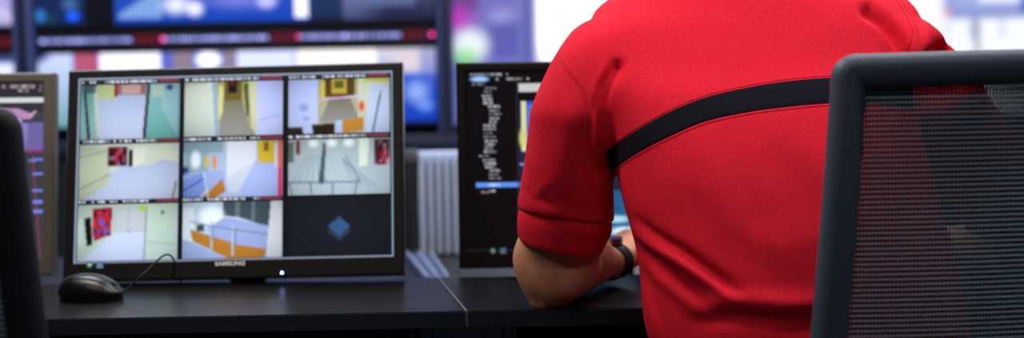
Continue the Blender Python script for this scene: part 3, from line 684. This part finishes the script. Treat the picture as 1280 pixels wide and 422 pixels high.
# ------------------------------------------------------------------ office chairs
def make_chair(label, loc, yaw, dz=0.0, wtop=.235, mf=None):
    t = root('office_chair', (0, 0, 0), label, 'chair', 'mesh backed office chairs')
    zt, zl = 1.066+dz, .52+dz; yb_ = -.22
    # centre line of the backrest frame (half width grows downwards), front view x,z
    def hwid(z): return wtop-.021+.046*((zt-z)/(zt-zl))**1.0
    path = []; rc = .008; r0 = zt-.019
    N = 20
    for k in range(N+1): z = zl+.05+(r0-rc-zl-.05)*k/N; path.append((-hwid(z), z))
    xr_ = -hwid(r0-rc)
    for k in range(1, 9): a = pi-pi/2*k/8; path.append((xr_+rc+cos(a)*rc, r0-rc+sin(a)*rc))
    half = path[:]
    for k in range(1, 10): path.append((xr_+rc+(0-xr_-rc)*k/10, r0+.002*sin(pi*k/20)))
    full = path+[(0, r0+.002)]+[(-x, z) for x, z in path[::-1]]
    # close along the bottom
    bot = []
    for k in range(1, 12): a = k/12; bot.append((hwid(zl+.05)*(1-2*a), zl+.05-.03*sin(pi*a)))
    full = full+bot
    def yc(x, z): return yb_ - .0 + .035*((z-zl)/(zt-zl)-.45)**2 - .012*(1-(x/.25)**2)*0 + .06*abs(x/.25)**2*.5 - .015
    bm = bmesh.new(); n = len(full); rows = []
    S = [(cos(q), sin(q)) for q in np.linspace(0, 2*pi, 14, endpoint=False)]
    for i in range(n):
        x, z = full[i]; xa, za = full[i-1]; xb_, zb2 = full[(i+1) % n]
        tx, tz = xb_-xa, zb2-za; L = math.hypot(tx, tz); nx, nz = -tz/L, tx/L     # outward-ish normal in plane
        wd = .0195 if z > zl+.06 else .024
        wd *= 1+.12*max(0, (zt-.05-z)/.5)
        row = []
        for ca, sa in S:
            a = math.copysign(abs(ca)**.75, ca)*wd; b = math.copysign(abs(sa)**.75, sa)*.014
            row.append(bm.verts.new((x+nx*a, yc(x, z)+b, z+nz*a)))
        rows.append(row)
    for i in range(n):
        for j in range(14): bm.faces.new((rows[i][j], rows[(i+1) % n][j], rows[(i+1) % n][(j+1) % 14], rows[i][(j+1) % 14]))
    fr = mk('backrest_frame', bm, mf or M_frame, t)
    # woven mesh: vertical bands and horizontal stitched threads, one object each (nobody could count it)
    bm = bmesh.new()
    zlo, zhi = zl+.045, zt-.036
    def yh(x, z): return yc(x, z)+.004
    pitch = .0040; k = int(.29/pitch)
    for i in range(-k, k+1):
        s = i*pitch; prev = None
        for q in range(13):
            z = zlo+(zhi-zlo)*q/12; hh = hwid(z)-.012
            x = s
            if abs(x) > hh: prev = None; continue
            row = (bm.verts.new((x-.00198, yh(x, z), z)), bm.verts.new((x+.00198, yh(x, z), z)))
            if prev: bm.faces.new((prev[0], prev[1], row[1], row[0]))
            prev = row
    bands = mk('mesh_panel', bm, M_mesh1, t, False); tag(bands, kind='stuff')
    bm = bmesh.new(); rp = .0058; nz = int((zhi-zlo)/rp)
    for r in range(nz):
        z = zlo+r*rp; hh = hwid(z)-.014; nn_ = int(hh/pitch)
        for i in range(-nn_, nn_+1):
            x = i*pitch; y = yh(x, z)-.0011; hx, hz = .0016, .0014
            sk = .0006
            vs = [bm.verts.new(p) for p in ((x-hx, y+.0004, z-hz-sk), (x+hx, y+.0004, z-hz+sk), (x+hx, y+.0004, z+hz+sk), (x-hx, y+.0004, z+hz-sk), (x, y-.0006, z))]
            for a in range(4): bm.faces.new((vs[a], vs[(a+1) % 4], vs[4]))
    th = mk('mesh_threads', bm, M_mesh2, t, False); tag(th, kind='stuff')
    # inner lip cover on the frame
    # spine, seat, column, star base, casters
    bm = bmesh.new(); loft(bm, [(V((0, -.02, .415+dz)), V((.04, 0, 0)), V((0, 0, .012))), (V((0, -.2, .40+dz)), V((.04, 0, 0)), V((0, 0, .012))), (V((0, -.262, .45+dz)), V((.035, 0, 0)), V((0, .008, .006))), (V((0, -.262, .56+dz)), V((.03, 0, 0)), V((0, .01, 0)))], 16, 5, 3); mk('back_support', bm, M_blk, t)
    bm = bmesh.new(); loft(bm, [(V((0, .01, .425+dz)), V((.2, 0, 0)), V((0, .19, 0))), (V((0, .01, .435+dz)), V((.235, 0, 0)), V((0, .225, 0))), (V((0, .01, .465+dz)), V((.24, 0, 0)), V((0, .23, 0))), (V((0, .01, .48+dz)), V((.215, 0, 0)), V((0, .205, 0)))], 40, 3, 4); mk('seat', bm, M_fabric, t)
    bm = bmesh.new(); cyl(bm, (0, 0, .27+dz/2), .025, .30+dz, 20); mk('gas_column', bm, M_blk, t)
    bm = bmesh.new(); box(bm, (-.09, -.1, .40+dz), (.09, .1, .424+dz), .006); mk('tilt_mechanism', bm, M_blk, t)
    for i in range(5):
        a = 2*pi*i/5+.3; R = Matrix.Rotation(a, 4, 'Z')
        bm = bmesh.new(); loft(bm, [(V((.0, 0, .115)), V((0, .028, 0)), V((0, 0, .02))), (V((.3, 0, .078)), V((0, .018, 0)), V((0, 0, .012)))], 12, 3, 3); lg = mk('leg', bm, M_blk, t, True, R)
        bm = bmesh.new(); cyl(bm, (.29, -.012, .0295), .029, .018, 20, 'Y'); cyl(bm, (.29, .012, .0295), .029, .018, 20, 'Y'); cyl(bm, (.29, 0, .052), .008, .04, 12); mk('caster', bm, M_blk, lg, True, R)
    t.location = loc; t.rotation_euler = (0, 0, yaw)
    return t
YA = rad(10)
bc = V((.359+.235*cos(YA), 1.56+.235*sin(YA)))
make_chair('black mesh backed office chair behind the man at right', (bc.x-sin(YA)*.22, bc.y+cos(YA)*.22, 0), YA, dz=-.008)
YB_ = rad(-4); d2 = 1.45
xr2 = P(24, 160, d2).x
make_chair('office chair with shade-darkened frame cut off by the left edge of the picture', (xr2-.235*cos(YB_)-sin(YB_)*.22, d2+.22, 0), YB_, dz=-.045, mf=mat('chair_frame_shaded', (18, 23, 34), .65, .3, bump=.2, bscale=500))  # same frame plastic, weaker light on this chair put into the colour

# ------------------------------------------------------------------ the man
man = root('person', (.39, 1.76, 0), 'person in a red polo shirt with navy stripe leaning on the desk', 'person')
def ringpx(pl, pr, d, dep, d2=None):
    L = P(*pl, d); R = P(*pr, d2 or d); c = (L+R)/2; a = (R-L)/2
    b = V((0, 1, 0)); b = (b-a*(b.dot(a)/a.dot(a))).normalized()*dep
    return (c, a, b)
TOR = [(.50, .395, .195, 1.745, .120), (.62, .385, .19, 1.75, .118), (.72, .365, .200, 1.76, .118), (.80, .355, .198, 1.775, .122), (.88, .337, .198, 1.795, .128),
       (.95, .325, .196, 1.815, .13), (1.02, .317, .205, 1.835, .118), (1.07, .320, .215, 1.855, .098), (1.112, .322, .213, 1.875, .085), (1.14, .326, .176, 1.89, .078), (1.165, .305, .118, 1.90, .07), (1.185, .298, .075, 1.92, .06)]
def torso_rings(sc_=1.0, off=0, tilt=.25):
    R = []
    for i, (z, x, hw, y, hd) in enumerate(TOR):
        tl_ = 0 if i < 4 else tilt*min(1, (i-3)/4)
        R.append((V((x, y, z)), V((hw*sc_+off, 0, 0)), V((0, cos(tl_), sin(tl_)))*(hd*sc_+off)))
    return R
# sleeves
def sleeveL(shrink=0, end=True):
    r = [(V((.172, 1.865, 1.055)), V((.032, 0, -.062)), V((0, .055, .0))),
         (V((.128, 1.850, 1.033)), V((.050, 0, -.060)), V((0, .064, 0))),
         ringpx((669, 124), (786, 145), 1.838, .064), ringpx((662, 160), (782, 175), 1.842, .063), ringpx((654, 203), (768, 212), 1.852, .063),
         ringpx((646, 250), (768, 258), 1.868, .066), ringpx((645, 262), (769, 278), 1.872, .066)]
    return r
Rsh = V((.542, 1.845, 1.015)); Rel = V((.715, 1.95, .79))
def sleeveR():
    dr = (Rel-Rsh).normalized(); s = V((dr.z*-1, 0, dr.x)).normalized(); s = (s-dr*s.dot(dr)).normalized(); b = dr.cross(s)
    r = [(V((.455, 1.865, 1.06)), V((.035, 0, .060)), V((0, .055, 0))), (V((.503, 1.85, 1.034)), V((.045, 0, .056)), V((0, .064, 0))), (Rsh, s*.054, b*.063)]
    for k, rr_ in ((.22, .056), (.45, .060), (.63, .064)): r.append((Rsh+(Rel-Rsh)*k, s*rr_, b*rr_))
    return r
bm = bmesh.new(); loft(bm, torso_rings(), 48, 4, 2.35)
loft(bm, sleeveL(), 32, 4, 2.1); loft(bm, sleeveR(), 32, 4, 2.1)
me = remesh(bm, .0038, 14, .5)
nv = len(me.vertices); co = np.zeros(nv*3); me.vertices.foreach_get('co', co); co = co.reshape(-1, 3)
no = np.zeros(nv*3); me.vertices.foreach_get('normal', no); no = no.reshape(-1, 3)
cr_, cu_, cf_ = (np.array(q) for q in (c_right, c_up, fwd)); cc_ = np.array(CAM)
dd = (co-cc_)@cf_; PX = 640+F*((co-cc_)@cr_)/dd; PY = 211-F*((co-cc_)@cu_)/dd
face = np.clip(-(no@cf_)*2.2+.25, 0, 1)
disp = np.zeros(nv)
def crease(pts, wd, amt, taper=True):
    """fold in the cloth along a line; width in mm-ish pixels, amt in mm (+ ridge, - valley)"""
    global disp
    L = [0]
    for a, b in zip(pts[:-1], pts[1:]): L.append(L[-1]+math.hypot(b[0]-a[0], b[1]-a[1]))
    best = np.full(nv, 1e9); tt = np.zeros(nv)
    for i, (a, b) in enumerate(zip(pts[:-1], pts[1:])):
        dx_, dy_ = b[0]-a[0], b[1]-a[1]; l2 = dx_*dx_+dy_*dy_
        t_ = np.clip(((PX-a[0])*dx_+(PY-a[1])*dy_)/l2, 0, 1); q = np.hypot(PX-a[0]-t_*dx_, PY-a[1]-t_*dy_)
        m_ = q < best; best = np.where(m_, q, best); tt = np.where(m_, (L[i]+t_*sqrt(l2))/L[-1], tt)
    k = np.sin(np.clip(tt, 0, 1)*pi*.92+.12)**.8 if taper else 1
    disp += np.exp(-(best/wd)**2)*amt*.001*np.clip(k, 0, 1)*face
def fold(pts, wd, depth, off=(0, 1)):
    """asymmetric fold: valley with a ridge beside it"""
    crease(pts, wd*.7, -depth); crease([(x+off[0]*wd*1.5, y+off[1]*wd*1.5) for x, y in pts], wd, depth*.9)
fold([(797, 272), (820, 292), (857, 315), (892, 342), (925, 366)], 8, 8, (-.5, .9))
fold([(800, 305), (830, 335), (860, 362), (890, 385)], 8, 4.5, (-.5, .9))
crease([(780, 240), (830, 290), (900, 335), (960, 365)], 22, 3, True)
fold([(806, 318), (812, 350), (822, 390), (832, 425)], 6, 2.6, (-1, .1))
fold([(870, 402), (920, 396), (980, 402), (1040, 400)], 14, 7, (0, -1))
crease([(960, 180), (1000, 240), (1015, 300)], 26, -3); crease([(880, 230), (930, 290), (1000, 330)], 20, 2.0)
# armpit folds at the back of the left sleeve
crease([(772, 82), (757, 105), (748, 135), (750, 175), (757, 212)], 6.5, -9.5, False); crease([(760, 78), (744, 108), (739, 140), (744, 180)], 6, 5)
crease([(783, 92), (768, 120), (762, 150), (763, 180)], 9, 3.5)
crease([(735, 130), (730, 180), (738, 225), (750, 262)], 9, -2.0); crease([(718, 120), (705, 170), (700, 230)], 12, 1.6)
crease([(660, 200), (668, 235), (690, 262)], 5, -1.6); crease([(652, 235), (668, 250), (700, 258)], 4, -1.6); crease([(664, 246), (690, 224)], 5, 1.5); crease([(690, 240), (720, 262), (745, 268)], 6, -1.4)
# folds at the right shoulder
crease([(1086, 14), (1104, 26), (1118, 42), (1130, 64), (1136, 90)], 8, -16, False); crease([(1104, 14), (1122, 30), (1134, 60)], 6, 3); crease([(1078, 24), (1098, 40), (1110, 66)], 9, 3)
crease([(1146, 20), (1152, 45), (1156, 66)], 4, -2.5); crease([(1156, 20), (1164, 66)], 5, 2)
# gentle overall unevenness of the cloth
nz_ = np.array([noise.noise(V((a*9, b*9, c*9)))*.0028+noise.noise(V((a*22+3, b*22, c*22)))*.0009 for a, b, c in co])
co2 = co+no*(disp+nz_)[:, None]
me.vertices.foreach_set('co', co2.ravel()); me.update()
bs = bmesh.new(); bs.from_mesh(me)
bmesh.ops.smooth_vert(bs, verts=bs.verts, factor=.5, use_axis_x=True, use_axis_y=True, use_axis_z=True)
bs.to_mesh(me); bvh = BVHTree.FromBMesh(bs); bs.free()
shirt = link('shirt', me, M_shirt, man); shirt['label'] = 'red short sleeved polo shirt'
def hit(px, py, off=.0008):
    d = (P(px, py, 1)-CAM).normalized(); r = bvh.ray_cast(CAM, d)
    if r[0] is None: return None
    return r[0]+r[1]*off*(1 if r[1].dot(d) < 0 else -1), r[1]
def crv(pts, t):
    q = [V((x, y, 0)) for x, y in pts]; return cr(q, t*(len(q)-1))
def strip(name, up, lo, mt, nu, nv_, off=.0009, parent=None, edge=.0008):
    """cloth strip laid on the shirt between two lines"""
    bm = bmesh.new(); prev = None
    for i in range(nu+1):
        a, b = crv(up, i/nu), crv(lo, i/nu); row = []
        for j in range(nv_+1):
            p = a.lerp(b, j/nv_); h = hit(p.x, p.y, off if 0 < j < nv_ else off*.2)
            row.append(bm.verts.new(h[0]) if h else None)
        if prev:
            for j in range(nv_):
                q = (prev[j], row[j], row[j+1], prev[j+1])
                if all(q) and max((q[0].co-q[2].co).length, (q[1].co-q[3].co).length) < .03: bm.faces.new(q)
        prev = row
    bmesh.ops.delete(bm, geom=[v for v in bm.verts if not v.link_faces], context='VERTS')
    return mk(name, bm, mt, parent or shirt)
UP = [(757, 190), (775, 176), (803, 158), (838, 139), (880, 122), (930, 110), (980, 102), (1040, 97), (1100, 98), (1140, 104)]
LO = [(763, 217), (779, 203), (806, 186), (840, 169), (881, 152), (930, 141), (980, 134), (1040, 129), (1100, 130), (1142, 136)]
s_ = strip('chest_stripe', UP, LO, M_stripe, 200, 14, .0012); s_['label'] = 'navy blue stripe across the back'
def stitch(pts, wd=1.1, nu=90, off=.0007):
    lo = []; 
    for i, (x, y) in enumerate(pts):
        a = pts[max(i-1, 0)]; b = pts[min(i+1, len(pts)-1)]; L = math.hypot(b[0]-a[0], b[1]-a[1]); lo.append((x-(b[1]-a[1])/L*wd, y+(b[0]-a[0])/L*wd))
    return strip('seam', pts, lo, M_stitch, nu, 2, off)
for dy in (-2.6,): stitch([(x, y+dy) for x, y in UP], .9, 160)
for dy in (2.4,): stitch([(x, y+dy) for x, y in LO], .9, 160)
for o_ in (0, 4): stitch([(692+o_, 66-o_*.5), (710+o_, 88), (727+o_, 112), (734+o_, 135), (734+o_, 165), (742+o_, 195), (752+o_*.5, 214)], .9, 100)
stitch([(1121, 0), (1133, 20), (1141, 38), (1138, 55), (1134, 66)], .9, 60); stitch([(1126, 0), (1140, 22), (1148, 44), (1150, 66)], .9, 60)
# cuffs (a doubled hem band at each sleeve end)
def cuff(rings):
    bm = bmesh.new(); rr_ = []
    for (c, a, b), k in rings: rr_.append((c, a*k, b*k))
    inner = [(c, a*.955, b*.955) for c, a, b in rr_[::-1]]
    loft(bm, rr_+inner+[rr_[0]], 40, 3, 2.1, cap=False)
    bmesh.ops.remove_doubles(bm, verts=bm.verts, dist=1e-5)
    c_ = mk('cuff', bm, M_shirt, shirt)
A_ = ringpx((647, 258), (767, 274), 1.872, .063); B_ = ringpx((646, 270), (766, 288), 1.874, .063); Cc = ringpx((646, 284), (760, 301), 1.877, .061); D_ = ringpx((649, 299), (752, 316), 1.880, .058)
cuff([(A_, .96), (B_, .985), (Cc, .99), (D_, 1.0)])
rs = sleeveR(); e_ = rs[-1]; dR = (Rel-Rsh)
cuff([((e_[0]-dR*.03, e_[1], e_[2]), .95), ((e_[0]+dR*.04, e_[1], e_[2]), .97), ((e_[0]+dR*.12, e_[1], e_[2]), .95)])
# collar (above the picture edge)
bm = bmesh.new()
cen = V((.298, 1.925, 1.185))
cr2 = [(V((.298, 1.912, 1.165)), V((.078, 0, 0)), V((0, .068, .02))), (V((.298, 1.93, 1.205)), V((.066, 0, 0)), V((0, .062, .02))), (V((.298, 1.926, 1.20)), V((.07, 0, 0)), V((0, .066, .02))), (V((.298, 1.908, 1.17)), V((.092, 0, 0)), V((0, .078, .02)))]
loft(bm, cr2, 40, 4, 2.0, cap=False); mk('collar', bm, M_shirt, shirt)

# body: one continuous surface
E = P(691, 349, 1.905); 
bm = bmesh.new()
loft(bm, torso_rings(.86, -.008), 40, 3, 2.3)
# neck and head
H = V((.303, 2.025, 1.300)); f_ = V((0, cos(rad(28)), -sin(rad(28)))); u_ = V((0, sin(rad(28)), cos(rad(28))))
RH = Matrix((V((1, 0, 0)), f_, u_)).transposed()
def hp(x, f, u): return H + V((1, 0, 0))*x + f_*f + u_*u
loft(bm, [(V((.298, 1.90, 1.13)), V((.085, 0, 0)), V((0, .06, .02))), (V((.298, 1.925, 1.19)), V((.060, 0, 0)), V((0, .058, .02))), (V((.30, 1.965, 1.235)), V((.058, 0, 0)), V((0, .056, .02))), (H, V((.06, 0, 0)), V((0, .06, .02)))], 24, 4)
ell(bm, hp(0, -.012, .025), (.076, .096, .092), RH); ell(bm, hp(0, .028, -.03), (.060, .064, .088), RH)
ell(bm, hp(0, .055, -.085), (.036, .032, .028), RH); ell(bm, hp(0, .076, .028), (.048, .013, .011), RH)
loft(bm, [(hp(0, .086, .03), V((.008, 0, 0)), u_*.006), (hp(0, .104, -.005), V((.011, 0, 0)), u_*.01), (hp(0, .112, -.022), V((.015, 0, 0)), u_*.009), (hp(0, .088, -.03), V((.014, 0, 0)), u_*.006)], 12, 3)
ell(bm, hp(0, .088, -.052), (.024, .009, .006), RH); ell(bm, hp(0, .086, -.063), (.021, .009, .006), RH)
for s in (-1, 1):
    ell(bm, hp(s*.078, -.008, -.008), (.010, .019, .032), RH); ell(bm, hp(s*.040, .058, -.02), (.02, .022, .018), RH)
# arms
def arm(S_, El, W_, side):
    d1 = (El-S_); 
    pts = [S_+V((side*-.05, .01, .0)), S_+V((0, .004, 0)), S_+d1*.3+V((0, .004, 0)), S_+d1*.62+V((0, .0, 0)), S_+d1*.86]
    tube(bm, pts, [.035, .038, .037, .038, .041], 20, 4)
arm(V((.110, 1.84, 1.0)), E, None, -1)
# left elbow and forearm, flattened on the desk
W_ = P(768, 322, 2.06); W_.z = ZD+.034
fd = (W_-E); fdn = fd.normalized()
sd = V((-fdn.y, fdn.x, 0)).normalized(); upv = V((0, 0, 1))
def upperarm():
    loft(bm, [ringpx((659, 262), (748, 272), 1.868, .038), ringpx((650, 290), (748, 302), 1.876, .042), ringpx((641, 316), (752, 322), 1.888, .045), ringpx((643, 340), (752, 340), 1.893, .045), ringpx((652, 362), (735, 362), 1.895, .038), ringpx((663, 379), (706, 381), 1.895, .02)], 28, 5, 2.1)
upperarm()
Ez = V((P(700, 357, 1.90).x, 1.905, ZD+.046))
loft(bm, [(Ez+V((-.014, -.012, -.004)), sd*.030, upv*.036), (Ez+fdn*.02, sd*.044, upv*.045), (Ez+fdn*.07+V((0, 0, .002)), sd*.045, upv*.044), (Ez+(W_-Ez)*.62+V((0, 0, .004)), sd*.036, upv*.033), (W_-fdn*.02, sd*.029, upv*.023), (W_+fdn*.02, sd*.029, upv*.021)], 26, 5, 2.0)
ell(bm, P(678, 372, 1.892), (.019, .022, .020))
# right forearm
W2 = V((.62, 2.17, ZD+.026)); tube(bm, [Rsh, Rsh+(Rel-Rsh)*.5, Rel, ], [.05, .048, .042], 20, 4)
RelD = V((.705, 1.955, ZD+.045)); tube(bm, [Rel+V((0, 0, .02)), RelD, RelD+(W2-RelD)*.3, RelD+(W2-RelD)*.7, W2], [.042, .044, .043, .034, .027], 20, 5)
def hand(w_, d, side):
    """palm down hand with curled fingers resting on the desk; d direction, side +1 thumb to the right of d"""
    d = d.normalized(); s = V((d.y, -d.x, 0)).normalized()*side; z = s.cross(d).normalized()
    if z.z < 0: z = -z
    loft(bm, [(w_, s*.028, z*.020), (w_+d*.035, s*.036, z*.018), (w_+d*.075, s*.042, z*.016), (w_+d*.098, s*.040, z*.012)], 20, 4, 2.4)
    for i, (o__, L, r) in enumerate(((.030, .072, .0088), (.010, .080, .0090), (-.010, .074, .0086), (-.029, .058, .0076))):
        b = w_+d*(.092-.004*abs(i-1))+s*o__; dn = (d+s*(o__*2.0)).normalized()
        tube(bm, [b-d*.02, b, b+dn*L*.42+z*.008, b+dn*L*.75-z*.001, b+dn*L*.95-z*.012], [r*1.05, r*1.05, r, r*.93, r*.75], 12, 4)
    b = w_+d*.025+s*.028
    tube(bm, [b, b+d*.025+s*.022-z*.004, b+d*.052+s*.034-z*.008, b+d*.074+s*.034-z*.011], [.015, .0125, .0105, .0085], 12, 4)
hd = V((.62, .62, .30)); w_h = W_+fdn*.02
hand(w_h, hd, -1)
hand(W2, V((-.5, .85, 0)), -1)
# legs (below the picture, under the desk)
HIP = [V((.30, 1.80, .56)), V((.48, 1.80, .56))]; KN = [V((.22, 2.2, .56)), V((.56, 2.2, .56))]; AN = [V((.22, 2.30, .10)), V((.56, 2.28, .10))]
for i in range(2):
    tube(bm, [HIP[i], (HIP[i]+KN[i])/2, KN[i], (KN[i]+AN[i])/2, AN[i]], [.078, .070, .052, .048, .034], 20, 5)
    tube(bm, [AN[i]+V((0, -.03, -.04)), AN[i]+V((0, .07, -.055)), AN[i]+V((0, .15, -.065))], [.035, .036, .026], 14, 3)
me = remesh(bm, .0040, 3, .5)
body = link('body', me, M_skin, man)
bsk = bmesh.new(); bsk.from_mesh(me); bvb = BVHTree.FromBMesh(bsk); bsk.free()
# trousers and shoes
bm = bmesh.new(); loft(bm, [(V((.395, 1.765, .465)), V((.175, 0, 0)), V((0, .12, 0))), (V((.395, 1.765, .53)), V((.19, 0, 0)), V((0, .125, 0))), (V((.39, 1.755, .60)), V((.18, 0, 0)), V((0, .108, 0)))], 32, 4, 2.4)
for i in range(2): tube(bm, [HIP[i], (HIP[i]+KN[i])/2, KN[i]+V((0, .01, 0)), (KN[i]+AN[i])/2, AN[i]+V((0, 0, .01))], [.092, .083, .065, .062, .055], 22, 5)
me = remesh(bm, .006, 5, .5); link('trousers', me, M_trous, man)
for i in range(2):
    bm = bmesh.new(); A = AN[i]; loft(bm, [(A+V((0, -.055, -.055)), V((.034, 0, 0)), V((0, 0, .04))), (A+V((0, .0, -.045)), V((.042, 0, 0)), V((0, 0, .052))), (A+V((0, .1, -.06)), V((.048, 0, 0)), V((0, 0, .038))), (A+V((0, .18, -.072)), V((.038, 0, 0)), V((0, 0, .024)))], 20, 4, 2.6); mk('shoe', bm, M_shoe, man)
# hair
bm = bmesh.new(); ell(bm, hp(0, -.02, .038), (.083, .098, .092), RH, 32, 24); me = remesh(bm, .005, 2)
for v in me.vertices:
    q = RH.transposed() @ (v.co-H); k = noise.noise(v.co*60)*.004
    if q.y > .045 and q.z < .075: v.co -= f_*(.035)
    if q.z < -.02: v.co = H + (v.co-H)*.86
    v.co += (v.co-H).normalized()*k
link('hair', me, M_hair, man)
M_eye = mat('eye_white', (225, 222, 218), .2); M_iris = mat('iris', (60, 50, 40), .2)
for s in (-1, 1):
    bm = bmesh.new(); ell(bm, hp(s*.031, .0655, .006), (.0125, .0120, .0090), RH); e = mk('eye', bm, M_eye, man)
    bm = bmesh.new(); ell(bm, hp(s*.031, .0760, .005), (.0055, .0025, .0052), RH); mk('iris', bm, M_iris, e)
# wristwatch on the left wrist
WT = Matrix((sd, upv, fdn)).transposed().to_4x4(); cW = W_-fdn*.012; WT.translation = cW
WT = Matrix.Translation(cW) @ Matrix((sd, upv, fdn)).transposed().to_4x4()
M_strap = mat('watch_strap', (12, 12, 14), .5, .5); M_steel = mat('watch_steel', (150, 155, 160), .25, .5, metal=1)
bm = bmesh.new(); n = 40; prof = [(-.0105, 0), (-.0105, .0026), (.0105, .0026), (.0105, 0)]; rows = []
for i in range(n):
    a = 2*pi*i/n; rows.append([bm.verts.new(((.0300+r)*cos(a), (.0243+r)*sin(a), z)) for z, r in prof])
for i in range(n):
    for j in range(4): bm.faces.new((rows[i][j], rows[(i+1) % n][j], rows[(i+1) % n][(j+1) % 4], rows[i][(j+1) % 4]))
wst = mk('wristwatch', bm, M_strap, man, True, WT); wst['label'] = 'black wristwatch strap'
bm = bmesh.new(); cyl(bm, (0, .0300, 0), .018, .009, 32, 'Y'); mk('watch_case', bm, M_steel, wst, True, WT)
bm = bmesh.new(); box(bm, (-.0345, -.006, -.008), (-.0315, .006, .008), .001); mk('buckle', bm, M_steel, wst, True, WT @ Matrix.Rotation(rad(-150), 4, 'Z'))
# fine arm hairs on the outer edge of the forearm
bm = bmesh.new(); hb = 0
for i in range(420):
    px, py = random.uniform(640, 700), random.uniform(305, 384)
    d = (P(px, py, 1)-CAM).normalized(); r = bvb.ray_cast(CAM, d)
    if r[0] is None: continue
    if abs(r[1].dot(d)) > .62 and random.random() < .6: continue
    p0 = r[0]-r[1]*.0004; dirn = (r[1]*.75+V((random.uniform(-.6, .2), random.uniform(-.3, .3), random.uniform(-.9, .3)))).normalized(); L = random.uniform(.004, .011)
    s = dirn.cross(d).normalized()*.00011; p1 = p0+dirn*L*.5; p2 = p1+(dirn+V((0, 0, -.5))).normalized()*L*.5
    vs = [bm.verts.new(q) for q in (p0-s, p0+s, p1+s*.8, p2, p1-s*.8)]; bm.faces.new(vs)
tag(mk('arm_hair', bm, mat('fair_hair', (205, 165, 110), .5), man, False), kind='stuff')
